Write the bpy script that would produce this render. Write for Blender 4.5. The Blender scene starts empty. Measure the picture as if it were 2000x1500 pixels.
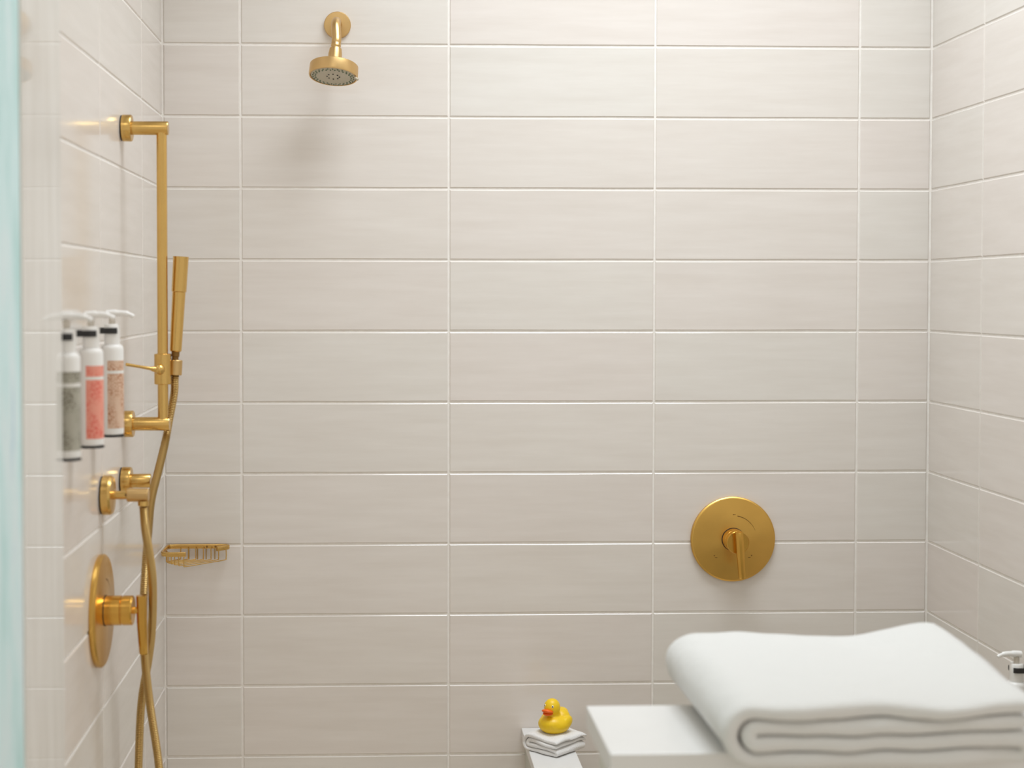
import bpy, bmesh, math, random
from mathutils import Vector, Matrix, noise

random.seed(7)
PI = math.pi
scene = bpy.context.scene
C = scene.collection

# ------------------------------------------------------------------ camera
cam_d = bpy.data.cameras.new('camera')
cam = bpy.data.objects.new('camera', cam_d)
C.objects.link(cam)
scene.camera = cam
YAW, PITCH, ROLL = 0.03626, -0.03067, 0.00038
_f = Vector((math.sin(YAW) * math.cos(PITCH), math.cos(YAW) * math.cos(PITCH), math.sin(PITCH)))
_r = Vector((math.cos(YAW), -math.sin(YAW), 0))
_u = _r.cross(_f)
_r2 = _r * math.cos(ROLL) + _u * math.sin(ROLL)
_u2 = _u * math.cos(ROLL) - _r * math.sin(ROLL)
M4 = Matrix(((_r2.x, _u2.x, -_f.x, 0.4569), (_r2.y, _u2.y, -_f.y, -3.21535),
             (_r2.z, _u2.z, -_f.z, 1.47835), (0, 0, 0, 1)))
cam.matrix_world = M4
cam_d.sensor_fit = 'HORIZONTAL'
cam_d.sensor_width = 36
cam_d.lens = 2980.2 / 2000 * 36
cam_d.shift_x = (1000 - 853.527) / 2000
cam_d.shift_y = -(750 - 666.026) / 2000
cam_d.clip_start = 0.02
cam_d.dof.use_dof = True
cam_d.dof.focus_distance = 3.12
cam_d.dof.aperture_fstop = 3.2

# ------------------------------------------------------------------ world, lights, exposure
world = bpy.data.worlds.new('world')
scene.world = world
world.use_nodes = True
bg = world.node_tree.nodes['Background']
bg.inputs[0].default_value = (1.0, 0.955, 0.88, 1)
bg.inputs[1].default_value = 0.70


def area(name, loc, size, energy, col, rot=(0, 0, 0), spread=180, shape='DISK', size_y=None):
    l = bpy.data.lights.new(name, 'AREA')
    l.shape = shape
    l.size = size
    if size_y:
        l.size_y = size_y
    l.energy = energy
    l.color = col
    l.spread = math.radians(spread)
    o = bpy.data.objects.new(name, l)
    o.location = loc
    o.rotation_euler = rot
    C.objects.link(o)
    return o


# flat light panels, unseen and added for brightness: over the shower and the room
ADDED_PANELS = [(0.97, -0.67, 1.00, 0.72, 16.9, (0.86, 0.935, 1.0), 128), (0.30, -2.55, 0.70, 0.70, 5.5, (1.0, 0.97, 0.93), 165)]
for _x, _y, _w, _d, _e, _c, _s in ADDED_PANELS:
    area('added_panel_lamp', (_x, _y, 2.888), _w, _e, _c, spread=_s, shape='RECTANGLE', size_y=_d)

scene.view_settings.view_transform = 'Standard'
scene.view_settings.look = 'None'
scene.view_settings.gamma = 1
scene.view_settings.use_curve_mapping = False
scene.view_settings.exposure = 0.0


# ------------------------------------------------------------------ helpers: objects
def obj(name, me, mat, parent=None, smooth=None):
    """link a mesh (bmesh or mesh) as one object"""
    if isinstance(me, bmesh.types.BMesh):
        bmesh.ops.recalc_face_normals(me, faces=me.faces)
        m = bpy.data.meshes.new(name)
        me.to_mesh(m)
        me.free()
        me = m
    if smooth is not None:
        for p in me.polygons:
            p.use_smooth = True
        me.set_sharp_from_angle(angle=math.radians(smooth))
    if mat is not None and not me.materials:
        me.materials.append(mat)
    o = bpy.data.objects.new(name, me)
    C.objects.link(o)
    if parent is not None:
        o.parent = parent
    return o


def thing(name, label, cat, loc=(0, 0, 0), rotz=0, group=None):
    o = bpy.data.objects.new(name, None)
    o.empty_display_size = 0.03
    C.objects.link(o)
    o.location = loc
    o.rotation_euler = (0, 0, rotz)
    return tag(o, label, cat, group)


def tag(o, label, cat, group=None):
    o['label'] = label
    o['category'] = cat
    if group:
        o['group'] = group
    return o


def struct(o, label=None):
    o['kind'] = 'structure'
    if label:
        o['label'] = label
    return o


# ------------------------------------------------------------------ helpers: shapes
def box(bm, x0, x1, y0, y1, z0, z1, bev=0.0, seg=2):
    r = bmesh.ops.create_cube(bm, size=1)
    vs = r['verts']
    for v in vs:
        v.co = Vector((x0 + (v.co.x + .5) * (x1 - x0), y0 + (v.co.y + .5) * (y1 - y0), z0 + (v.co.z + .5) * (z1 - z0)))
    if bev:
        es = list({e for v in vs for e in v.link_edges})
        bmesh.ops.bevel(bm, geom=es, offset=bev, segments=seg, affect='EDGES', profile=0.5)
    return bm


def frame_of(d):
    d = Vector(d).normalized()
    a = Vector((0, 0, 1)) if abs(d.z) < 0.9 else Vector((1, 0, 0))
    u = a.cross(d).normalized()
    return u, d.cross(u).normalized(), d


def lathe(bm, profile, origin=(0, 0, 0), axis=(0, 0, 1), n=32, cap=True):
    """profile: list of (radius, distance along axis)"""
    u, v, d = frame_of(axis)
    o = Vector(origin)
    rings = []
    for r, h in profile:
        if r < 1e-6:
            rings.append([bm.verts.new(o + d * h)])
        else:
            rings.append([bm.verts.new(o + d * h + (u * math.cos(2 * PI * i / n) + v * math.sin(2 * PI * i / n)) * r) for i in range(n)])
    for a, b in zip(rings, rings[1:]):
        for i in range(n):
            j = (i + 1) % n
            if len(a) == 1 and len(b) == 1:
                continue
            if len(a) == 1:
                bm.faces.new((a[0], b[i], b[j]))
            elif len(b) == 1:
                bm.faces.new((a[i], b[0], a[j]))
            else:
                bm.faces.new((a[i], b[i], b[j], a[j]))
    if cap:
        for rg in (rings[0], rings[-1]):
            if len(rg) > 1:
                bm.faces.new(rg)
    return bm


def catmull(pts, per=10):
    P = [Vector(p) for p in pts]
    P = [P[0] * 2 - P[1]] + P + [P[-1] * 2 - P[-2]]
    out = []
    for i in range(1, len(P) - 2):
        p0, p1, p2, p3 = P[i - 1:i + 3]
        for k in range(per):
            t = k / per
            out.append(0.5 * ((2 * p1) + (p2 - p0) * t + (2 * p0 - 5 * p1 + 4 * p2 - p3) * t * t + (3 * p1 - p0 - 3 * p2 + p3) * t ** 3))
    out.append(P[-2])
    return out


def resample(pts, step):
    out = [pts[0].copy()]
    acc = 0.0
    for a, b in zip(pts, pts[1:]):
        L = (b - a).length
        while acc + L >= step:
            t = (step - acc) / L
            a = a.lerp(b, t)
            out.append(a.copy())
            L = (b - a).length
            acc = 0.0
        acc += L
    return out


def tube(bm, pts, rad, n=12, cap=True, flat=None):
    """sweep a circle (or a flat band: flat=(half width sideways, half height)) along pts; rad number or list"""
    pts = [Vector(p) for p in pts]
    rings = []
    prev = None
    for i, p in enumerate(pts):
        t = (pts[min(i + 1, len(pts) - 1)] - pts[max(i - 1, 0)]).normalized()
        if prev is None:
            u, v, _ = frame_of(t)
        else:
            u = (prev - t * prev.dot(t)).normalized()
            v = t.cross(u)
        prev = u
        r = rad[i] if isinstance(rad, (list, tuple)) else rad
        if flat:
            side = t.cross(Vector((0, 0, 1))).normalized()
            rings.append([bm.verts.new(p + side * (flat[0] * a) + Vector((0, 0, 1)) * (flat[1] * b))
                          for a, b in ((-1, -.6), (-.6, -1), (.6, -1), (1, -.6), (1, .6), (.6, 1), (-.6, 1), (-1, .6))])
        else:
            rings.append([bm.verts.new(p + (u * math.cos(2 * PI * k / n) + v * math.sin(2 * PI * k / n)) * r) for k in range(n)])
    m = len(rings[0])
    for a, b in zip(rings, rings[1:]):
        for k in range(m):
            bm.faces.new((a[k], a[(k + 1) % m], b[(k + 1) % m], b[k]))
    if cap:
        bm.faces.new(rings[0])
        bm.faces.new(rings[-1])
    return bm


def ball(bm, loc, rx, ry=None, rz=None, rot=None, u=24, v=16):
    r = bmesh.ops.create_uvsphere(bm, u_segments=u, v_segments=v, radius=1)
    S = Matrix.Diagonal((rx, ry or rx, rz or rx, 1))
    Mx = Matrix.Translation(loc) @ (rot.to_4x4() if rot else Matrix()) @ S
    bmesh.ops.transform(bm, matrix=Mx, verts=r['verts'])
    return bm


# ------------------------------------------------------------------ materials
def srgb(r, g, b):
    return tuple(((c / 255) / 12.92 if c / 255 <= 0.04045 else ((c / 255 + 0.055) / 1.055) ** 2.4) for c in (r, g, b)) + (1,)


def new_mat(name, col=(0.8, 0.8, 0.8, 1), rough=0.5, metal=0.0, **kw):
    m = bpy.data.materials.new(name)
    m.use_nodes = True
    nt = m.node_tree
    p = nt.nodes['Principled BSDF']
    p.inputs['Base Color'].default_value = col
    p.inputs['Roughness'].default_value = rough
    p.inputs['Metallic'].default_value = metal
    for k, v in kw.items():
        p.inputs[k].default_value = v
    return m, nt, p


def nnoise(nt, vec, scale, detail=3, rough=0.5, vscale=None):
    if vscale:
        mp = nt.nodes.new('ShaderNodeMapping')
        mp.inputs['Scale'].default_value = vscale
        nt.links.new(vec, mp.inputs['Vector'])
        vec = mp.outputs[0]
    n = nt.nodes.new('ShaderNodeTexNoise')
    n.inputs['Scale'].default_value = scale
    n.inputs['Detail'].default_value = detail
    n.inputs['Roughness'].default_value = rough
    nt.links.new(vec, n.inputs['Vector'])
    return n.outputs['Fac']


def nramp(nt, fac, stops):
    r = nt.nodes.new('ShaderNodeValToRGB')
    els = r.color_ramp.elements
    while len(els) < len(stops):
        els.new(0.5)
    for e, (pos, col) in zip(els, stops):
        e.position = pos
        e.color = col
    nt.links.new(fac, r.inputs['Fac'])
    return r.outputs['Color']


def nmix(nt, fac, a, b, mode='MIX'):
    m = nt.nodes.new('ShaderNodeMix')
    m.data_type = 'RGBA'
    m.blend_type = mode
    for s, v in ((m.inputs['Factor'], fac), (m.inputs['A'], a), (m.inputs['B'], b)):
        if hasattr(v, 'links'):
            nt.links.new(v, s)
        else:
            s.default_value = v
    return m.outputs['Result']


def nmath(nt, op, a, b=0.0, c=None):
    m = nt.nodes.new('ShaderNodeMath')
    m.operation = op
    for s, v in zip(m.inputs, (a, b, c)):
        if v is None:
            continue
        if hasattr(v, 'links'):
            nt.links.new(v, s)
        else:
            s.default_value = v
    return m.outputs[0]


def nbump(nt, p, h, strength, dist, prev=None):
    b = nt.nodes.new('ShaderNodeBump')
    b.inputs['Strength'].default_value = strength
    b.inputs['Distance'].default_value = dist
    nt.links.new(h, b.inputs['Height'])
    if prev is not None:
        nt.links.new(prev, b.inputs['Normal'])
    nt.links.new(b.outputs[0], p.inputs['Normal'])
    return b.outputs[0]


def tile_material():
    m, nt, p = new_mat('glazed_tile', rough=0.15)
    oi = nt.nodes.new('ShaderNodeObjectInfo')
    tc = nt.nodes.new('ShaderNodeTexCoord')
    # every tile reads its own stretch of the glaze
    off = nt.nodes.new('ShaderNodeVectorMath')
    off.operation = 'MULTIPLY_ADD'
    cmb = nt.nodes.new('ShaderNodeCombineXYZ')
    for i in range(3):
        nt.links.new(oi.outputs['Random'], cmb.inputs[i])
    nt.links.new(cmb.outputs[0], off.inputs[0])
    off.inputs[1].default_value = (37.0, 11.0, 23.0)
    nt.links.new(tc.outputs['Object'], off.inputs[2])
    v = off.outputs[0]
    streak = nnoise(nt, v, 9.0, 4, 0.6, (0.5, 1.0, 5.0))
    cloud = nnoise(nt, v, 7.0, 2, 0.5)
    base = nramp(nt, streak, [(0.30, (0.735, 0.682, 0.632, 1)), (0.72, (0.795, 0.748, 0.704, 1))])
    tint = nramp(nt, oi.outputs['Random'], [(0.0, (0.985, 0.992, 0.985, 1)), (0.5, (1.0, 0.988, 0.978, 1)), (1.0, (1.0, 0.975, 0.972, 1))])
    col = nmix(nt, 1.0, base, tint, 'MULTIPLY')
    col = nmix(nt, nmath(nt, 'MULTIPLY', cloud, 0.25), col, (0.765, 0.735, 0.682, 1))
    nt.links.new(col, p.inputs['Base Color'])
    p.inputs['Specular IOR Level'].default_value = 0.5
    wav = nnoise(nt, v, 6.0, 1, 0.4, (0.8, 1, 2.0))
    b1 = nbump(nt, p, wav, 0.30, 0.0020)
    brush = nnoise(nt, v, 22.0, 3, 0.55, (0.35, 1, 3.0))
    nbump(nt, p, brush, 0.20, 0.0006, b1)
    return m


def grout_material():
    m, nt, p = new_mat('grout', rough=0.85)
    tc = nt.nodes.new('ShaderNodeTexCoord')
    n = nnoise(nt, tc.outputs['Object'], 60, 3)
    nt.links.new(nramp(nt, n, [(0.3, (0.86, 0.81, 0.76, 1)), (0.7, (0.92, 0.885, 0.84, 1))]), p.inputs['Base Color'])
    return m


def brass_material(name, col, rough, lines=None, aniso=0.0, axis=None):
    m, nt, p = new_mat(name, col, rough, 1.0)
    tc = nt.nodes.new('ShaderNodeTexCoord')
    n = nnoise(nt, tc.outputs['Object'], 25, 3, 0.6)
    dk = tuple(c * 0.86 for c in col[:3]) + (1,)
    nt.links.new(nmix(nt, n, col, dk), p.inputs['Base Color'])
    if lines:
        l = nnoise(nt, tc.outputs['Object'], 40, 2, 0.6, lines)
        nbump(nt, p, l, 0.10, 0.0004)
    if aniso:
        p.inputs['Anisotropic'].default_value = aniso
        t = nt.nodes.new('ShaderNodeTangent')
        t.direction_type = 'RADIAL'
        t.axis = axis
        nt.links.new(t.outputs[0], p.inputs['Tangent'])
    return m


def terry_material(name, col):
    m, nt, p = new_mat(name, col, 0.95)
    p.inputs['Sheen Weight'].default_value = 0.25
    p.inputs['Sheen Roughness'].default_value = 0.6
    p.inputs['Specular IOR Level'].default_value = 0.1
    tc = nt.nodes.new('ShaderNodeTexCoord')
    n = nnoise(nt, tc.outputs['Object'], 420, 2, 0.6)
    b = nbump(nt, p, n, 0.6, 0.0022)
    n2 = nnoise(nt, tc.outputs['Object'], 60, 3, 0.6)
    nbump(nt, p, n2, 0.35, 0.004, b)
    return m


def stone_material(name, c0, c1, rough, vscale=(1, 1, 1), scale=3.0):
    m, nt, p = new_mat(name, c0, rough)
    tc = nt.nodes.new('ShaderNodeTexCoord')
    n = nnoise(nt, tc.outputs['Object'], scale, 5, 0.6, vscale)
    nt.links.new(nramp(nt, n, [(0.35, c0), (0.68, c1)]), p.inputs['Base Color'])
    return m


TILE = tile_material()
GROUT = grout_material()
BRASS = brass_material('satin_brass', (0.76, 0.49, 0.16, 1), 0.25, (1, 1, 14))
BRASS_DISC_Y = brass_material('spun_brass_back_wall', (0.78, 0.47, 0.12, 1), 0.30, None, 0.75, 'Y')
BRASS_DISC_X = brass_material('spun_brass_left_wall', (0.78, 0.47, 0.12, 1), 0.26, None, 0.6, 'X')
BRASS_WARM = brass_material('warm_brass', (0.80, 0.46, 0.10, 1), 0.20)
BRASS_HOSE = brass_material('hose_brass', (0.56, 0.38, 0.15, 1), 0.38)
BRASS_HEAD = brass_material('head_brass', (0.72, 0.48, 0.21, 1), 0.36)
MARK, _, _ = new_mat('engraved_mark', (0.25, 0.13, 0.03, 1), 0.5, 0.6)
SPRAY, _, _ = new_mat('spray_face_grey', srgb(192, 182, 160), 0.45)
NOZZLE, _, _ = new_mat('nozzle_rubber', srgb(122, 134, 112), 0.6)
RUBBER, _, _ = new_mat('dark_gasket', (0.03, 0.02, 0.015, 1), 0.6)
WHITE, _, _ = new_mat('white_plastic', (0.86, 0.84, 0.81, 1), 0.32)
BLACK, _, _ = new_mat('black_plastic', (0.018, 0.017, 0.017, 1), 0.4)
CLEAR, _, _ = new_mat('clear_stem', (0.78, 0.72, 0.63, 1), 0.25)
CLEAR.node_tree.nodes['Principled BSDF'].inputs['Transmission Weight'].default_value = 0.5
YELLOW, _, _ = new_mat('yellow_rubber', (0.90, 0.60, 0.01, 1), 0.38)
YELLOW.node_tree.nodes['Principled BSDF'].inputs['Subsurface Weight'].default_value = 0.15
YELLOW.node_tree.nodes['Principled BSDF'].inputs['Subsurface Radius'].default_value = (0.006, 0.003, 0.001)
ORANGE, _, _ = new_mat('orange_rubber', (0.86, 0.13, 0.005, 1), 0.38)
EYEWHITE, _, _ = new_mat('eye_white', (0.88, 0.86, 0.70, 1), 0.4)
EYEBLACK, _, _ = new_mat('eye_black', (0.012, 0.010, 0.008, 1), 0.3)
TERRY = terry_material('white_terry', (0.71, 0.70, 0.675, 1))
TERRY_SMALL = terry_material('soft_white_terry', (0.82, 0.80, 0.78, 1))
QUARTZ = stone_material('white_quartz', (0.77, 0.755, 0.735, 1), (0.72, 0.705, 0.68, 1), 0.3)
STONE = stone_material('pale_stone', (0.60, 0.60, 0.53, 1), (0.68, 0.67, 0.60, 1), 0.4)
JAMB = stone_material('polished_jamb_stone', (0.72, 0.69, 0.64, 1), (0.82, 0.80, 0.76, 1), 0.04, (6, 6, 0.7), 5.0)
JAMB.node_tree.nodes['Principled BSDF'].inputs['IOR'].default_value = 1.75
CEIL, _, _ = new_mat('ceiling_paint', (0.82, 0.81, 0.78, 1), 0.8)
FLOORM = stone_material('floor_stone', (0.70, 0.58, 0.44, 1), (0.76, 0.65, 0.52, 1), 0.35)


def door_glass():
    m, nt, p = new_mat('aqua_frosted_glass', rough=0.35)
    tc = nt.nodes.new('ShaderNodeTexCoord')
    n = nnoise(nt, tc.outputs['Object'], 5.0, 4, 0.6, (4, 4, 0.9))
    nt.links.new(nramp(nt, n, [(0.32, srgb(188, 232, 232)), (0.50, srgb(218, 249, 252)), (0.64, srgb(232, 251, 255)), (0.74, srgb(190, 226, 242))]), p.inputs['Base Color'])
    p.inputs['Transmission Weight'].default_value = 0.08
    p.inputs['IOR'].default_value = 1.5
    return m


AQUA = door_glass()


def label_material(name, dark, mid, seed):
    """printed label: rows of small blurred lettering on white"""
    m, nt, p = new_mat(name, (0.85, 0.83, 0.8, 1), 0.45)
    uv = nt.nodes.new('ShaderNodeTexCoord').outputs['UV']
    mp = nt.nodes.new('ShaderNodeMapping')
    mp.inputs['Location'].default_value = (seed, seed * 0.7, 0)
    nt.links.new(uv, mp.inputs['Vector'])
    n = nnoise(nt, mp.outputs[0], 1.0, 2, 0.5, (11, 40, 1))
    ink = nramp(nt, n, [(0.44, (0, 0, 0, 1)), (0.56, (1, 1, 1, 1))])
    big = nnoise(nt, mp.outputs[0], 1.0, 1, 0.5, (2.0, 3.5, 1))
    c = nmix(nt, nramp(nt, big, [(0.35, (0, 0, 0, 1)), (0.65, (1, 1, 1, 1))]), dark, mid)
    col = nmix(nt, ink, mid, c)
    sep = nt.nodes.new('ShaderNodeSeparateXYZ')
    nt.links.new(uv, sep.inputs[0])
    band = nmath(nt, 'COMPARE', sep.outputs['Y'], 0.83, 0.022)      # plain strip under the heading
    nt.links.new(nmix(nt, band, col, (0.84, 0.82, 0.78, 1)), p.inputs['Base Color'])
    return m


# ------------------------------------------------------------------ the tiled shell
XR = 1.62448          # right wall
TW, TH = 0.43594, 0.150
JOINT = 0.0042
C1 = 0.16243          # first upright joint on the back wall
ZTOP, ZFLOOR = 2.90, 0.05
Y_IN, Y_OUT = -1.166, -1.388   # inner and outer face of the entrance wall

_tile_cache = {}


def tile_mesh(w, h):
    """one handmade-looking tile, 48 triangles, face on local -Y; long edges a little uneven"""
    full = abs(w - (TW - JOINT)) < 1e-4 and abs(h - (TH - JOINT)) < 1e-4
    key = (round(w, 4), round(h, 4), random.randrange(5) if full else random.randrange(2))
    if key in _tile_cache:
        return _tile_cache[key]
    j = lambda a=0.00035: random.uniform(-a, a)
    out = []
    for i in range(5):
        out.append((-w / 2 + w * i / 4, -h / 2 + (j() if 0 < i < 4 else j(0.0002))))
    for i in range(5):
        out.append((w / 2 - w * i / 4, h / 2 + (j() if 0 < i < 4 else j(0.0002))))
    bm = bmesh.new()
    rings = []
    for inset, dep in ((0.0, 0.0075), (0.0, 0.0013), (0.0016, 0.0)):
        ring = []
        for x, z in out:
            sx = max(-1, min(1, x / (w / 2 - 1e-6)))
            ix = inset if abs(x) > w / 2 - 1e-5 else 0
            ring.append(bm.verts.new((x - math.copysign(ix, x), dep, z - math.copysign(inset, z))))
        rings.append(ring)
    for a, b in zip(rings, rings[1:]):
        for i in range(10):
            k = (i + 1) % 10
            bm.faces.new((a[i], a[k], b[k], b[i]))
    bm.faces.new(rings[-1])
    bmesh.ops.recalc_face_normals(bm, faces=bm.faces)
    # make sure the face looks along -Y
    bm.normal_update()
    f = max(bm.faces, key=lambda q: q.calc_area())
    if f.normal.y > 0:
        bmesh.ops.reverse_faces(bm, faces=bm.faces)
    me = bpy.data.meshes.new('tile')
    bm.to_mesh(me)
    bm.free()
    me.materials.append(TILE)
    _tile_cache[key] = me
    return me


def rows():
    out = []
    z = ZTOP
    k = 0
    while z > ZFLOOR + 1e-6:
        z2 = max(z - TH, ZFLOOR)
        out.append((z2, z))
        z = z2
    return out


def tile_wall(wall, joints, place):
    """joints: positions along the wall; place(u) -> (x, y, rotz)"""
    for a, b in zip(joints, joints[1:]):
        for z0, z1 in rows():
            me = tile_mesh(b - a - JOINT, z1 - z0 - JOINT)
            o = bpy.data.objects.new('tile', me)
            C.objects.link(o)
            x, y, rz = place((a + b) / 2)
            o.location = (x, y, (z0 + z1) / 2)
            o.rotation_euler = (0, random.uniform(-0.0006, 0.0006), rz)
            o.parent = wall


GR = 0.0019    # how far the grout lies behind the tile face
wb = struct(obj('wall_back', box(bmesh.new(), -0.10, XR + 0.10, GR, 0.10, 0, ZTOP), GROUT), 'back shower wall of pale glazed stacked tiles')
wl = struct(obj('wall_left', box(bmesh.new(), -0.10, -GR, Y_IN, GR, 0, ZTOP), GROUT), 'left shower wall of pale glazed tiles in steep perspective')
wr = struct(obj('wall_right', box(bmesh.new(), XR + GR, XR + 0.10, Y_IN, GR, 0, ZTOP), GROUT), 'right shower wall of pale glazed tiles')
e = 0.0008
tile_wall(wb, [0.0 + e, C1, C1 + TW, C1 + 2 * TW, C1 + 3 * TW, XR - e], lambda u: (u, 0, 0))
dL = TW - C1
dR = TW - (XR - (C1 + 3 * TW))
tile_wall(wl, [e, dL, dL + TW, dL + 2 * TW if dL + 2 * TW < -Y_IN - 0.02 else -Y_IN], lambda u: (0, -u, PI / 2))
tile_wall(wr, [e, dR, dR + TW, -Y_IN], lambda u: (XR, -u, -PI / 2))

struct(obj('floor', box(bmesh.new(), -0.9, XR + 0.1, -4.2, 0.1, -0.05, ZFLOOR), FLOORM))
struct(obj('ceiling', box(bmesh.new(), -0.9, XR + 0.1, -4.2, 0.1, ZTOP, ZTOP + 0.06), CEIL))

# entrance: polished stone jamb on the left, half wall with a white cap on the right
struct(obj('trim_1', box(bmesh.new(), -0.10, 0.032, Y_OUT, Y_IN - 0.002, ZFLOOR, ZTOP, 0.002, 2), JAMB),
       'polished pale stone jamb at the shower entrance')
PZ = 0.917
struct(obj('wall_front', box(bmesh.new(), 0.752, XR + GR, Y_OUT + 0.024, -1.170, ZFLOOR, PZ - 0.030), STONE),
       'pale stone half wall at the shower entrance')
struct(obj('trim_2', box(bmesh.new(), 0.7355, XR - 0.001, -1.377, -1.157, PZ - 0.030, PZ, 0.002, 2), QUARTZ),
       'white stone cap on the half wall under the folded bath towel')
struct(obj('trim_4', box(bmesh.new(), XR - 0.030, XR + 0.10, Y_OUT, Y_IN - 0.002, PZ, ZTOP, 0.002, 2), JAMB),
       'polished pale stone jamb above the half wall')
# low dividing wall with a narrow white cap
LZ = 0.555
struct(obj('wall_divider', box(bmesh.new(), 0.762, 0.840, -1.10, 0.0, ZFLOOR, LZ - 0.02), STONE),
       'low narrow wall running out from the back wall')
struct(obj('trim_3', box(bmesh.new(), 0.7536, 0.8484, -1.105, -0.001, LZ - 0.02, LZ, 0.0015, 2), QUARTZ),
       'narrow white stone cap on the low wall under the washcloth')
# glass door swung open towards the viewer
dg = obj('door_1', box(bmesh.new(), 0.018, 0.030, -2.05, Y_OUT - 0.004, ZFLOOR + 0.01, 2.35, 0.0015, 2), AQUA)
struct(dg, 'aqua tinted glass door at the left edge')

# ------------------------------------------------------------------ frames of the added light panels (unseen, above the picture)
for (lx, ly, lw, ld, _e, _c, _s), what in zip(ADDED_PANELS, ('added unseen light panel over the shower', 'added unseen light panel outside the shower')):
    t = thing('added_light_panel', what, 'added light', (lx, ly, ZTOP))
    for sx in (-1, 1):
        obj('frame_side', box(bmesh.new(), sx * (lw / 2 + 0.012) - 0.010, sx * (lw / 2 + 0.012) + 0.010, -ld / 2 - 0.022, ld / 2 + 0.022, -0.016, 0.0, 0.001, 1), WHITE, t)
        obj('frame_side', box(bmesh.new(), -lw / 2 - 0.002, lw / 2 + 0.002, sx * (ld / 2 + 0.012) - 0.010, sx * (ld / 2 + 0.012) + 0.010, -0.016, 0.0, 0.001, 1), WHITE, t)

# ------------------------------------------------------------------ shower head
sh = thing('overhead_shower', 'round brass shower head with grey spray face on the back wall', 'shower head', (0.365, 0, 2.04))
obj('flange', lathe(bmesh.new(), [(0.028, 0), (0.028, 0.006), (0.0265, 0.008), (0.010, 0.009), (0, 0.009)], axis=(0, -1, 0), n=40), BRASS_HEAD, sh, 35)
hc = Vector((0.3593 - 0.365, -0.105, 1.919 - 2.04))          # centre of the spray face
ax = Vector((0.075, 0.24, 0.965)).normalized()
top = hc + ax * 0.076
obj('arm', tube(bmesh.new(), catmull([(0, -0.004, 0.002), (-0.0005, -0.045, 0.0), (-0.001, -0.072, -0.012), tuple(top + ax * 0.006), tuple(top - ax * 0.004)], 8), 0.0098, 20), BRASS_HEAD, sh, 40)
obj('ball_joint', lathe(bmesh.new(), [(0.0085, 0.074), (0.0100, 0.071), (0.0102, 0.0655), (0.0090, 0.0640), (0.0090, 0.0610), (0.0122, 0.0600), (0.0140, 0.0480), (0.0140, 0.0225)],
                        origin=hc, axis=ax, n=32), BRASS_HEAD, sh, 40)
head = obj('head_body', lathe(bmesh.new(), [(0.0, 0.0235), (0.0480, 0.0235), (0.0492, 0.0223), (0.0500, 0.002), (0.0490, -0.001), (0.0465, -0.001), (0.0462, 0.002), (0.0, 0.002)],
                              origin=hc, axis=ax, n=56), BRASS_HEAD, sh, 35)
obj('spray_face', lathe(bmesh.new(), [(0.0460, 0.003), (0.0455, 0.0), (0.044, -0.0008), (0.032, -0.0012), (0.030, -0.0004), (0.0, -0.0002)], origin=hc, axis=ax, n=48), SPRAY, sh, 35)
u_, v_, _ = frame_of(ax)
ringm, cenm = bmesh.new(), bmesh.new()
for k in range(26):
    for q, rr in enumerate((0.0415, 0.0365)):
        a = 2 * PI * (k + 0.5 * q) / 26
        lathe(ringm, [(0.0017, 0.001), (0.0015, -0.0026), (0.0008, -0.003)], origin=hc + (u_ * math.cos(a) + v_ * math.sin(a)) * rr, axis=ax, n=8)
for k in range(8):
    a = 2 * PI * k / 8
    lathe(cenm, [(0.0016, 0.001), (0.0016, -0.0012), (0.0008, -0.0016)], origin=hc + (u_ * math.cos(a) + v_ * math.sin(a)) * 0.0125, axis=ax, n=8)
nz = obj('nozzle_ring', ringm, NOZZLE, sh, 40)
nz['kind'] = 'stuff'
nz = obj('centre_nozzle_ring', cenm, BLACK, sh, 40)
nz['kind'] = 'stuff'
tabp = hc + Vector((0.043, -0.012, -0.004))
obj('selector_tab', tube(bmesh.new(), [tabp, tabp + Vector((0.008, -0.002, -0.004))], 0.0028, 10), SPRAY, sh, 40)

# ------------------------------------------------------------------ slide bar
SY = -0.505
sb = thing('slide_rail', 'vertical brass slide bar on two wall brackets', 'shower rail', (0, SY, 1.249))
for dz in (0.521, 0.0):
    f = obj('flange', lathe(bmesh.new(), [(0.0225, 0.002), (0.0235, 0.003), (0.0235, 0.017), (0.0225, 0.0185), (0, 0.0185)], origin=(0, 0, dz), axis=(1, 0, 0), n=40), BRASS, sb, 35)
    obj('gasket', lathe(bmesh.new(), [(0.0225, 0.0), (0.0225, 0.002)], origin=(0, 0, dz), axis=(1, 0, 0), n=32), RUBBER, f, 35)
    obj('bracket_arm', lathe(bmesh.new(), [(0.0120, 0.015), (0.0122, 0.0805), (0.0115, 0.082), (0, 0.082)], origin=(0, 0, dz), axis=(1, 0, 0), n=32), BRASS, sb, 35)
BX = 0.0702
obj('rail', lathe(bmesh.new(), [(0.0092, 0.0), (0.0092, 0.521)], origin=(BX, 0, 0), n=28), BRASS, sb, 35)
SZ = 1.346 - 1.249
sl = obj('slider', lathe(bmesh.new(), [(0.0138, -0.027), (0.0150, -0.026), (0.0150, 0.026), (0.0138, 0.027)], origin=(BX, 0, SZ), n=32), BRASS, sb, 35)
kb = bmesh.new()
ball(kb, (BX - 0.003, -0.0185, SZ), 0.0092)
lathe(kb, [(0.006, 0.0), (0.006, 0.02)], origin=(BX - 0.002, -0.004, SZ), axis=(-0.03, -1, 0), n=16)
obj('clamp_knob', kb, BRASS, sl, 50)
ra, rb = Vector((BX - 0.008, -0.020, SZ)), Vector((0.0165, -0.062, SZ + 0.011))
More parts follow.
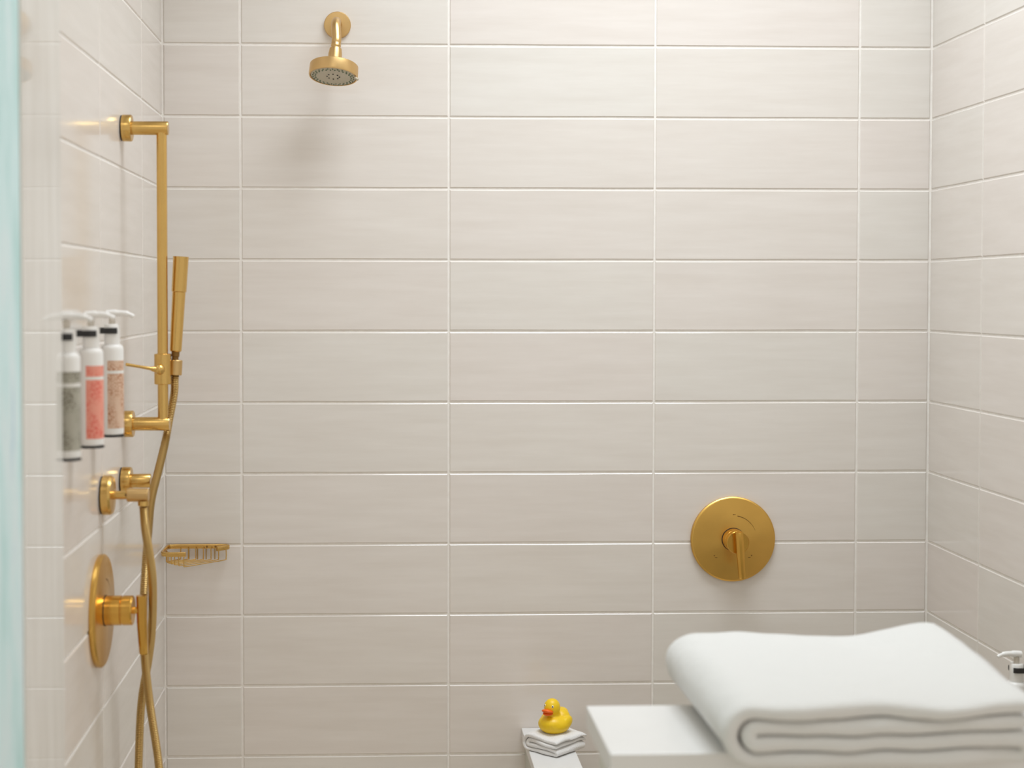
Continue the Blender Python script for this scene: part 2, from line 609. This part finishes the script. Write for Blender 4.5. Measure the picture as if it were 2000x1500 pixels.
obj('clamp_lever', tube(bmesh.new(), [ra, ra.lerp(rb, .12), ra.lerp(rb, .22), ra.lerp(rb, .6), rb], [0.0055, 0.0046, 0.0030, 0.0026, 0.0029], 14), BRASS, sl, 50)
hd = bmesh.new()
lathe(hd, [(0.0106, -0.0135), (0.0116, -0.0125), (0.0116, 0.0125), (0.0106, 0.0135), (0.0094, 0.0135), (0.0094, -0.0135), (0.0106, -0.0135)], origin=(0.0912, 0.012, SZ + 0.002), axis=(0.055, 0.02, 1), n=28, cap=False)
obj('holder_ring', hd, BRASS_HEAD, sl, 35)

# ------------------------------------------------------------------ hand shower resting in the holder
hs = thing('hand_shower', 'slim brass stick hand shower standing in the slide bar holder', 'hand shower', (0.0912, SY + 0.012, 1.376))
hax = Vector((0.058, 0.02, 1)).normalized()
obj('handle', lathe(bmesh.new(), [(0.0085, 0.0), (0.0105, 0.002), (0.0112, 0.05), (0.0118, 0.106)], axis=hax, n=28), BRASS, hs, 35)
obj('spray_barrel', lathe(bmesh.new(), [(0.0118, 0.106), (0.0132, 0.107), (0.0138, 0.166), (0.0143, 0.169), (0, 0.169)], axis=hax, n=28), BRASS, hs, 35)
obj('swivel_collar', lathe(bmesh.new(), [(0.0072, 0.0005), (0.0072, -0.008), (0.0060, -0.009), (0.0060, -0.018)], axis=hax, n=20), MARK, hs, 35)

# ------------------------------------------------------------------ hose
hp = [(0.0914, -0.4929, 1.356), (0.0905, -0.4932, 1.336), (0.0893, -0.4915, 1.322), (0.0872, -0.486, 1.300), (0.0775, -0.4805, 1.252), (0.0712, -0.484, 1.216), (0.0655, -0.53, 1.170), (0.060, -0.58, 1.124), (0.060, -0.615, 1.074),
      (0.058, -0.635, 1.016), (0.055, -0.64, 0.947), (0.055, -0.63, 0.866), (0.060, -0.61, 0.780), (0.074, -0.60, 0.664), (0.080, -0.60, 0.55),
      (0.072, -0.60, 0.46), (0.052, -0.59, 0.43), (0.036, -0.58, 0.47), (0.032, -0.57, 0.56), (0.034, -0.57, 0.655), (0.041, -0.58, 0.769), (0.055, -0.59, 0.848), (0.062, -0.60, 0.894),
      (0.069, -0.63, 0.951), (0.0745, -0.67, 1.008), (0.0735, -0.695, 1.051), (0.0695, -0.710, 1.095), (0.0672, -0.7135, 1.1315)]
hpts = resample(catmull(hp, 24), 0.00155)
obj_h = obj('shower_hose', tube(bmesh.new(), hpts, [0.0074 if i % 2 else 0.0062 for i in range(len(hpts))], 12), BRASS_HOSE, None, 60)
tag(obj_h, 'ribbed brass hose looping down from the hand shower', 'hose')

# ------------------------------------------------------------------ wall elbow and diverter knob
el = thing('supply_elbow', 'brass wall elbow that feeds the hose', 'wall outlet', (0, -0.7135, 1.150))
f = obj('flange', lathe(bmesh.new(), [(0.031, 0.002), (0.0325, 0.003), (0.0325, 0.014), (0.030, 0.018), (0.012, 0.020), (0, 0.020)], axis=(1, 0, 0), n=44), BRASS, el, 30)
obj('gasket', lathe(bmesh.new(), [(0.031, 0.0), (0.031, 0.002)], axis=(1, 0, 0), n=36), RUBBER, f, 35)
obj('spout_arm', lathe(bmesh.new(), [(0.0070, 0.018), (0.0070, 0.046)], axis=(1, 0, 0), n=24), BRASS, el, 35)
obj('elbow', lathe(bmesh.new(), [(0.0100, 0.041), (0.0112, 0.042), (0.0112, 0.0745), (0.0100, 0.0760), (0, 0.0760)], axis=(1, 0, 0), n=28), BRASS_HEAD, el, 35)
obj('hose_nut', lathe(bmesh.new(), [(0.0090, 0.0095), (0.0090, 0.0170), (0.0080, 0.0180)], origin=(0.0672, 0, 0), axis=(0, 0, -1), n=20), BRASS, el, 35)
obj('set_screw', lathe(bmesh.new(), [(0.0022, 0), (0.0022, 0.0012)], origin=(0.0405, -0.0060, 0.001), axis=(0, -1, 0), n=10), RUBBER, el, 35)

dv = thing('diverter_knob', 'short brass cylinder knob on the left wall behind the elbow', 'shower knob', (0, -0.53, 1.151))
f = obj('flange', lathe(bmesh.new(), [(0.0235, 0.002), (0.0245, 0.003), (0.0245, 0.015), (0.0235, 0.018), (0, 0.018)], axis=(1, 0, 0), n=40), BRASS, dv, 30)
obj('gasket', lathe(bmesh.new(), [(0.0235, 0.0), (0.0235, 0.002)], axis=(1, 0, 0), n=36), RUBBER, f, 35)
obj('knob', lathe(bmesh.new(), [(0.0122, 0.016), (0.0124, 0.0505), (0.0115, 0.052), (0, 0.052)], axis=(1, 0, 0), n=32), BRASS, dv, 35)


# ------------------------------------------------------------------ shower valves
def valve(name, label, loc, n, disc, body, marks):
    """n: outward normal of the wall"""
    t = thing(name, label, 'shower valve', loc, 0, 'round brass valve trims')
    R = 0.0905
    n = Vector(n)
    obj('face_plate', lathe(bmesh.new(), [(R - 0.001, 0.0), (R, 0.002), (R, 0.007), (R - 0.0025, 0.0095), (R - 0.004, 0.010), (0.0, 0.0102)], axis=n, n=80), disc, t, 30)
    obj('hub_gap_ring', lathe(bmesh.new(), [(0.0250, 0.0095), (0.0250, 0.0112), (0.0235, 0.0114)], axis=n, n=40), RUBBER, t, 30)  # thin dark ring standing in for the dark gap between hub and plate
    obj('hub', lathe(bmesh.new(), [(0.0240, 0.009), (0.0240, 0.036), (0.0225, 0.0368), (0.0225, 0.0385)], axis=n, n=40), body, t, 30)
    obj('hub_cap', lathe(bmesh.new(), [(0.0225, 0.0385), (0.0240, 0.0392), (0.0240, 0.053), (0.0228, 0.055), (0, 0.055)], axis=n, n=40), body, t, 30)
    obj('neck', lathe(bmesh.new(), [(0.0058, 0.054), (0.0058, 0.066)], axis=n, n=20), body, t, 30)
    # lever: a slim bar hanging from the neck, a little thinner at its lower end
    side = Vector((0, 0, 1)).cross(n)
    bm = bmesh.new()
    secs = []
    for z, a, b0, b1 in ((0.0245, 0.0072, 0.0605, 0.0765), (0.020, 0.0076, 0.0605, 0.0770), (-0.02, 0.0076, 0.0610, 0.0770), (-0.0705, 0.0066, 0.0640, 0.0772), (-0.0725, 0.0060, 0.0645, 0.0768)):
        tl = side * (-z * 0.07)
        secs.append([bm.verts.new(side * s * a + n * b + Vector((0, 0, z)) + tl) for s, b in
                     ((-.55, b0), (.55, b0), (1, b0 + .004), (1, b1 - .003), (.35, b1), (-.35, b1), (-1, b1 - .003), (-1, b0 + .004))])
    for p, q in zip(secs, secs[1:]):
        for k in range(8):
            bm.faces.new((p[k], p[(k + 1) % 8], q[(k + 1) % 8], q[k]))
    bm.faces.new(secs[0])
    bm.faces.new(secs[-1])
    obj('lever', bm, body, t, 30)
    # temperature arc and small dots engraved in the plate
    bm = bmesh.new()
    ra, h = 0.0505, 0.01045
    K = 22
    inner, outer = [], []
    for k in range(K + 1):
        a = math.radians(80 - 58 * k / K)
        w = 0.0018 * (1 - k / K) + 0.0003
        for lst, rr in ((inner, ra - w / 2), (outer, ra + w / 2)):
            lst.append(bm.verts.new(side * (rr * math.cos(a)) + Vector((0, 0, rr * math.sin(a))) + n * h))
    for k in range(K):
        bm.faces.new((inner[k], outer[k], outer[k + 1], inner[k + 1]))
    obj('temperature_arc', bm, MARK, t)
    if marks:
        for (px, pz, pr) in ((0.0, 0.0530, 0.0013), (0.0032, 0.0530, 0.0012), (-0.0405, -0.0345, 0.0014), (0.0395, -0.0345, 0.0014)):
            obj('engraved_dot', lathe(bmesh.new(), [(pr, 0.0095), (pr, 0.0105)], origin=side * px + Vector((0, 0, pz)), axis=n, n=12), MARK, t)
        for (px, pz) in ((-0.0365, -0.0385), (0.0345, -0.0385)):
            c = side * px + Vector((0, 0, pz)) + n * 0.0104
            bm = bmesh.new()
            bm.faces.new([bm.verts.new(c + side * a * 0.0026 + Vector((0, 0, b * 0.0006))) for a, b in ((-1, -1), (1, -1), (1, 1), (-1, 1))])
            obj('engraved_dash', bm, MARK, t)
    return t


valve('shower_valve', 'round brass shower valve on the plain back wall', (1.2037, 0, 0.9574), (0, -1, 0), BRASS_DISC_Y, BRASS_WARM, True)
valve('shower_valve', 'round brass shower valve seen edge-on on the left wall', (0, -0.745, 0.967), (1, 0, 0), BRASS_DISC_X, BRASS_WARM, False)

# ------------------------------------------------------------------ corner basket
bk = thing('corner_basket', 'brass wire soap basket in the left back corner', 'soap basket', (0, 0, 0.930))
ZR = 0.0185
rail = catmull([(0.058, -0.106, ZR), (0.036, -0.107, ZR), (0.018, -0.105, ZR), (0.009, -0.095, ZR), (0.0075, -0.075, ZR), (0.0075, -0.035, ZR), (0.010, -0.013, ZR),
                (0.024, -0.0075, ZR), (0.070, -0.0070, ZR), (0.126, -0.0070, ZR), (0.1335, -0.012, ZR), (0.1335, -0.021, ZR), (0.114, -0.042, ZR)], 7)
obj('rim', tube(bmesh.new(), rail, 0.004, flat=(0.0026, 0.0046)), BRASS, bk, 40)
ZB = -0.0075
for k in range(7):
    s = k / 6.0
    a = Vector((0.010 + 0.046 * (1 - s) * 0.95, -0.100 + 0.012 * s - 0.004 * (1 - s), 0)).lerp(Vector((0.010, -0.03, 0)), s * 0.75)
    b = Vector((0.131, -0.022, 0)).lerp(Vector((0.035, -0.010, 0)), s)
    pts = catmull([(a.x, a.y, ZR - 0.002), (a.x, a.y, ZB + 0.004), (a.x + (b.x - a.x) * .05, a.y + (b.y - a.y) * .05, ZB), ((a.x + b.x) / 2, (a.y + b.y) / 2, ZB),
                   (b.x + (a.x - b.x) * .05, b.y + (a.y - b.y) * .05, ZB), (b.x, b.y, ZB + 0.004), (b.x, b.y, ZR - 0.002)], 5)
    obj('basket_wire', tube(bmesh.new(), pts, 0.0011, 8), BRASS, bk, 60)
for x in (0.052, 0.070, 0.088, 0.106):
    obj('upright_wire', tube(bmesh.new(), [(x, -0.0075, ZR), (x, -0.0085, ZB - 0.001)], 0.0012, 8), BRASS_HOSE, bk, 60)
for (x, y, a) in ((0.090, -0.0, 0), (0.108, 0.0, 0)):
    obj('mounting_screw', lathe(bmesh.new(), [(0.0022, 0.0), (0.0022, 0.0125), (0.001, 0.0133)], origin=(x, 0, ZR), axis=(0, -1, 0), n=12), MARK, bk, 40)


# ------------------------------------------------------------------ soap dispensers in wall holders
def dispenser(loc, s, ink, label, hlabel):
    """bottle base at loc, s=+1 when the wall is on the left (the spout points to +x)"""
    x, y, z = loc
    b = thing('soap_bottle', label, 'soap bottle', loc, 0 if s > 0 else PI, 'white pump bottles in wall holders')
    obj('body', lathe(bmesh.new(), [(0.0, 0.001), (0.0155, 0.001), (0.0175, 0.003), (0.0178, 0.010), (0.0178, 0.136), (0.0170, 0.1405), (0.0145, 0.1435), (0.0115, 0.1445), (0.0115, 0.150)], n=40), WHITE, b, 40)
    obj('neck', lathe(bmesh.new(), [(0.0122, 0.1445), (0.0124, 0.160), (0.0124, 0.1745), (0.0110, 0.1765), (0.0, 0.1765)], n=32), WHITE, b, 35)
    obj('pump_stem', lathe(bmesh.new(), [(0.0050, 0.175), (0.0050, 0.190)], n=20), CLEAR, b, 35)
    bm = bmesh.new()
    tube(bm, catmull([(-0.008, 0, 0.1925), (0.0, 0, 0.1932), (0.014, 0, 0.1935), (0.026, 0, 0.1920), (0.0345, 0, 0.1880)], 6), [0.0060] * 10 + [0.0048] * 8 + [0.0034] * 7, 14)
    obj('pump_spout', bm, WHITE, b, 45)
    # printed label wrapped on the side turned to the room
    bm = bmesh.new()
    uvl = bm.loops.layers.uv.new('UVMap')
    K, R = 16, 0.01795
    a0, a1 = math.radians(-105), math.radians(20)
    if s < 0:
        a0, a1 = math.radians(20), math.radians(150)
    lo = [bm.verts.new((R * math.cos(a0 + (a1 - a0) * k / K), R * math.sin(a0 + (a1 - a0) * k / K), 0.012)) for k in range(K + 1)]
    hi = [bm.verts.new((v.co.x, v.co.y, 0.119)) for v in lo]
    for k in range(K):
        fc = bm.faces.new((lo[k], lo[k + 1], hi[k + 1], hi[k]))
        for lp, (uu, vv) in zip(fc.loops, ((k, 0), (k + 1, 0), (k + 1, 1), (k, 1))):
            lp[uvl].uv = (uu / K, vv)
    obj('label', bm, ink, b, 60)
    # holder: wall plate, shelf ring under the bottle, clip around the neck
    h = thing('bottle_holder', hlabel, 'holder', (x - s * 0.03, y, z), 0 if s > 0 else PI, 'wall holders for the pump bottles')
    obj('back_plate', box(bmesh.new(), 0.0, 0.004, -0.0125, 0.0125, -0.004, 0.172, 0.001, 1), WHITE, h)
    obj('base_shelf', lathe(bmesh.new(), [(0.0, -0.003), (0.0186, -0.002), (0.0188, 0.0004), (0.0, 0.0005)], origin=(0.03, 0, 0), n=36), BLACK, h, 35)
    obj('base_bracket', box(bmesh.new(), 0.003, 0.016, -0.008, 0.008, -0.003, 0.0005), BLACK, h)
    bm = bmesh.new()
    pts = [(0.003, -0.0143, 0.166), (0.030, -0.0143, 0.166)] + [(0.030 + 0.0143 * math.sin(q), -0.0143 * math.cos(q), 0.166) for q in (.25, .5, .75)]
    for sg in (-1, 1):
        tube(bm, [(a, sg * -c, d) for a, c, d in pts], 0.002, flat=(0.0012, 0.0046))
    obj('neck_clip', bm, BLACK, h)
    return b


INK1 = label_material('label_olive', srgb(104, 98, 80), srgb(176, 172, 158), 1.3)
INK2 = label_material('label_coral', srgb(226, 92, 78), srgb(240, 160, 140), 4.1)
INK3 = label_material('label_tan', srgb(176, 112, 72), srgb(222, 190, 165), 8.7)
dispenser((0.030, -1.1297, 1.2545), 1, INK1, 'white pump bottle with grey olive label, nearest the shower entrance', 'wall holder of the bottle with the grey olive label')
dispenser((0.030, -0.9574, 1.2545), 1, INK2, 'white pump bottle with coral red label, middle of three', 'wall holder of the bottle with the coral red label')
dispenser((0.030, -0.7819, 1.2545), 1, INK3, 'white pump bottle with tan printed label, nearest the slide bar', 'wall holder of the bottle with the tan label')
dispenser((1.594, -0.538, 0.6410), -1, INK3, 'white pump bottle on the right wall behind the bath towel', 'wall holder on the right wall behind the bath towel')


# ------------------------------------------------------------------ folded towels
def folded(name, W, D, t, gap, warp, nseg, dseg, seed, endcut=None):
    """a cloth folded twice: four layers, both folds on local -x, layers seen from local -y; base at z=0"""
    pitch = t + gap
    z = [pitch * (k + .5) for k in range(4)]
    xr = W / 2
    xo = -W / 2 + 2 * pitch               # centre of the outer left fold
    xi = xo + 0.10 * pitch
    path = []
    ec = endcut or (0.0, 0.0, 0.0)
    xe2, xe3, xA = xr - ec[0], xr - ec[1], xr - ec[2] - pitch * .5

    def seg(x0, x1, zz, n):
        for k in range(n):
            path.append((x0 + (x1 - x0) * k / n, zz))

    def arc(cx, cz, r, a0, a1, n, sx=1.0):
        for k in range(n):
            a = a0 + (a1 - a0) * k / n
            path.append((cx + r * math.cos(a) * sx, cz + r * math.sin(a)))
    seg(xe2, xi, z[2], nseg)
    arc(xi, (z[1] + z[2]) / 2, pitch / 2, PI / 2, 3 * PI / 2, 8)
    seg(xi, xA, z[1], nseg)
    arc(xA, (z[0] + z[1]) / 2, pitch / 2, PI / 2, -PI / 2, 8)
    seg(xA, xo, z[0], nseg)
    arc(xo, (z[0] + z[3]) / 2, pitch * 1.5, 3 * PI / 2, PI / 2, 18)
    seg(xo, xe3, z[3], nseg)
    path.append((xe3, z[3]))
    n = len(path)
    nrm = []
    for i in range(n):
        a, b = path[max(i - 1, 0)], path[min(i + 1, n - 1)]
        dx, dz = b[0] - a[0], b[1] - a[1]
        L = math.hypot(dx, dz)
        nrm.append((-dz / L, dx / L, dx / L, dz / L))
    # end roundness along y
    ys = [(-D / 2 + t * a, b) for a, b in ((0.0, .45), (.10, .72), (.28, .92), (.5, 1.0))]
    for k in range(1, dseg):
        ys.append((-D / 2 + t * .5 + (D - t) * k / dseg, 1.0))
    ys += [(-y, b) for y, b in reversed(ys[:4])]
    bm = bmesh.new()
    slices = []
    for y, fct in ys:
        ring = []
        for side in (1, -1):
            rng = range(n) if side == 1 else range(n - 1, -1, -1)
            for i in rng:
                h = t / 2 * fct * side
                e_ = 1.0
                if i in (0, n - 1):
                    e_ = 0.45
                elif i in (1, n - 2):
                    e_ = 0.9
                x = path[i][0] + nrm[i][0] * h * e_
                zz = path[i][1] + nrm[i][1] * h * e_
                # each layer ends a touch differently
                lay = 0.60 * t * noise.noise(Vector((i * 0.11, seed, 3.0))) if abs(y) > D * .4 else 0
                P = Vector((x, y + lay * (-1 if y < 0 else 1), zz))
                ring.append(bm.verts.new(warp(P)))
        slices.append(ring)
    m = 2 * n
    for a, b in zip(slices, slices[1:]):
        for k in range(m):
            bm.faces.new((a[k], a[(k + 1) % m], b[(k + 1) % m], b[k]))
    for ring in (slices[0], slices[-1]):
        for i in range(n - 1):
            bm.faces.new((ring[i], ring[i + 1], ring[m - 2 - i], ring[m - 1 - i]))
    return bm


TD, TWD = 0.346, 0.384
TY = -1.436 + TD / 2


def towel_warp(P):
    s = (P.y + TD / 2) / TD                    # 0 front .. 1 back
    u = (P.x + TWD / 2) / TWD                  # 0 left .. 1 right
    q = P.z / 0.082
    z = P.z * (1 + 0.02 * s)
    # the top is plump at the back right and dips before it
    z += q * (0.021 * max(0, s - 0.25) * math.exp(-((u - 0.97) / 0.22) ** 2) - 0.007 * math.exp(-((u - 0.70) / 0.14) ** 2) * s
              + 0.002 * math.exp(-((u - 0.25) / 0.2) ** 2) * s)
    # front edge of the upper layers rolls down
    fr = max(0, 0.22 - s) / 0.22
    z -= q * 0.010 * fr ** 2 * (1 - 0.3 * u)
    nz = noise.noise(P * 9 + Vector((3, 1, 7))) * 0.005 + noise.noise(P * 28) * 0.0016
    z += nz * min(1, q * 1.2)
    z += math.sin(PI * min(1, max(0, q))) * (0.008 * noise.noise(Vector((P.x * 7 + 2.2, P.y * 4, 1.7))) + 0.003 * noise.noise(Vector((P.x * 22, P.y * 9, 5.1))))
    x = P.x + noise.noise(P * 8 + Vector((9, 4, 2))) * 0.004 - 0.004 * s * (1 - u)
    y = P.y + noise.noise(Vector((P.x * 5, 3.3, P.z * 12))) * 0.006
    # fabric past the stone cap sags a little
    z = max(z, 0.0005) if s > 0.14 else z - 0.03 * (0.14 - s) * (1 - q)
    return Vector((x, y, z))


tw = obj('bath_towel', folded('bath_towel', TWD, TD, 0.0195, 0.0012, towel_warp, 34, 30, 5.0, (0.010, 0.0, 0.012)), TERRY, None, 80)
tw.location = (0.860 + TWD / 2, TY, PZ + 0.0005)
tag(tw, 'thick white bath towel folded on the white stone cap', 'towel')


def wash_warp(P):
    n1 = noise.noise(P * 30 + Vector((1, 8, 2)))
    q = min(1, P.z / 0.02)
    r = math.hypot(P.x, P.y)
    return Vector((P.x + n1 * 0.0016, P.y + noise.noise(P * 34) * 0.0016,
                   max(0.0003, P.z + q * (noise.noise(P * 26 + Vector((5, 0, 0))) * 0.0042 - 0.004 * max(0, r - 0.045) / 0.02))))


WC = (0.806, -0.152, LZ + 0.0005)
wc = obj('washcloth', folded('washcloth', 0.094, 0.094, 0.0082, 0.0007, wash_warp, 14, 14, 2.0, (0.002, 0.0, 0.004)), TERRY_SMALL, None, 80)
wc.location = WC
wc.rotation_euler = (0, 0, -PI / 4 - 0.03)
tag(wc, 'small white folded washcloth under the rubber duck', 'washcloth')

# ------------------------------------------------------------------ rubber duck (local +x = where it looks)
DK = thing('rubber_duck', 'yellow rubber duck with orange beak sitting on the washcloth', 'toy duck', (0.8065, -0.155, LZ + 0.0335), math.radians(-127))
bm = bmesh.new()
ry = lambda a: Matrix.Rotation(a, 3, 'Y')
ball(bm, (0.0, 0, 0.0195), 0.0345, 0.0325, 0.0205)
ball(bm, (0.008, 0, 0.0225), 0.0270, 0.0280, 0.0175)
ball(bm, (-0.0150, 0, 0.0290), 0.0215, 0.0260, 0.0190, ry(0.45))
ball(bm, (-0.0265, 0, 0.0370), 0.0115, 0.0165, 0.0085, ry(0.75))
ball(bm, (0.0065, 0, 0.0400), 0.0145, 0.0145, 0.0100)
ball(bm, (0.0090, 0, 0.0545), 0.0170, 0.0164, 0.0180)
for s in (-1, 1):
    ball(bm, (-0.008, s * 0.0250, 0.0240), 0.0185, 0.0075, 0.0120, ry(0.25))
body = obj('body', bm, YELLOW, DK)
md = body.modifiers.new('merge', 'REMESH')
md.mode = 'VOXEL'
md.voxel_size = 0.0011
md.use_smooth_shade = True
sm = body.modifiers.new('soften', 'SMOOTH')
sm.factor = 0.6
sm.iterations = 9
bm = bmesh.new()
ball(bm, (0.0275, 0, 0.0500), 0.0105, 0.0122, 0.0042, ry(-0.30))
ball(bm, (0.0255, 0, 0.0455), 0.0095, 0.0108, 0.0034, ry(0.14))
obj('beak', bm, ORANGE, DK, 180)
for s in (-1, 1):
    d = Vector((0.78, s * 0.55, 0.30)).normalized()
    c = Vector((0.0090, 0, 0.0545)) + Vector((d.x * 0.0165, d.y * 0.0160, d.z * 0.0174))
    rot = d.to_track_quat('Z', 'Y').to_matrix()
    ew = obj('eye', ball(bmesh.new(), c, 0.0021, 0.0029, 0.0012, rot, 16, 10), EYEWHITE, DK, 180)
    obj('pupil', ball(bmesh.new(), c + d * 0.0006 + Vector((0, 0, -0.0002)), 0.0014, 0.0019, 0.0010, rot, 12, 8), EYEBLACK, ew, 180)
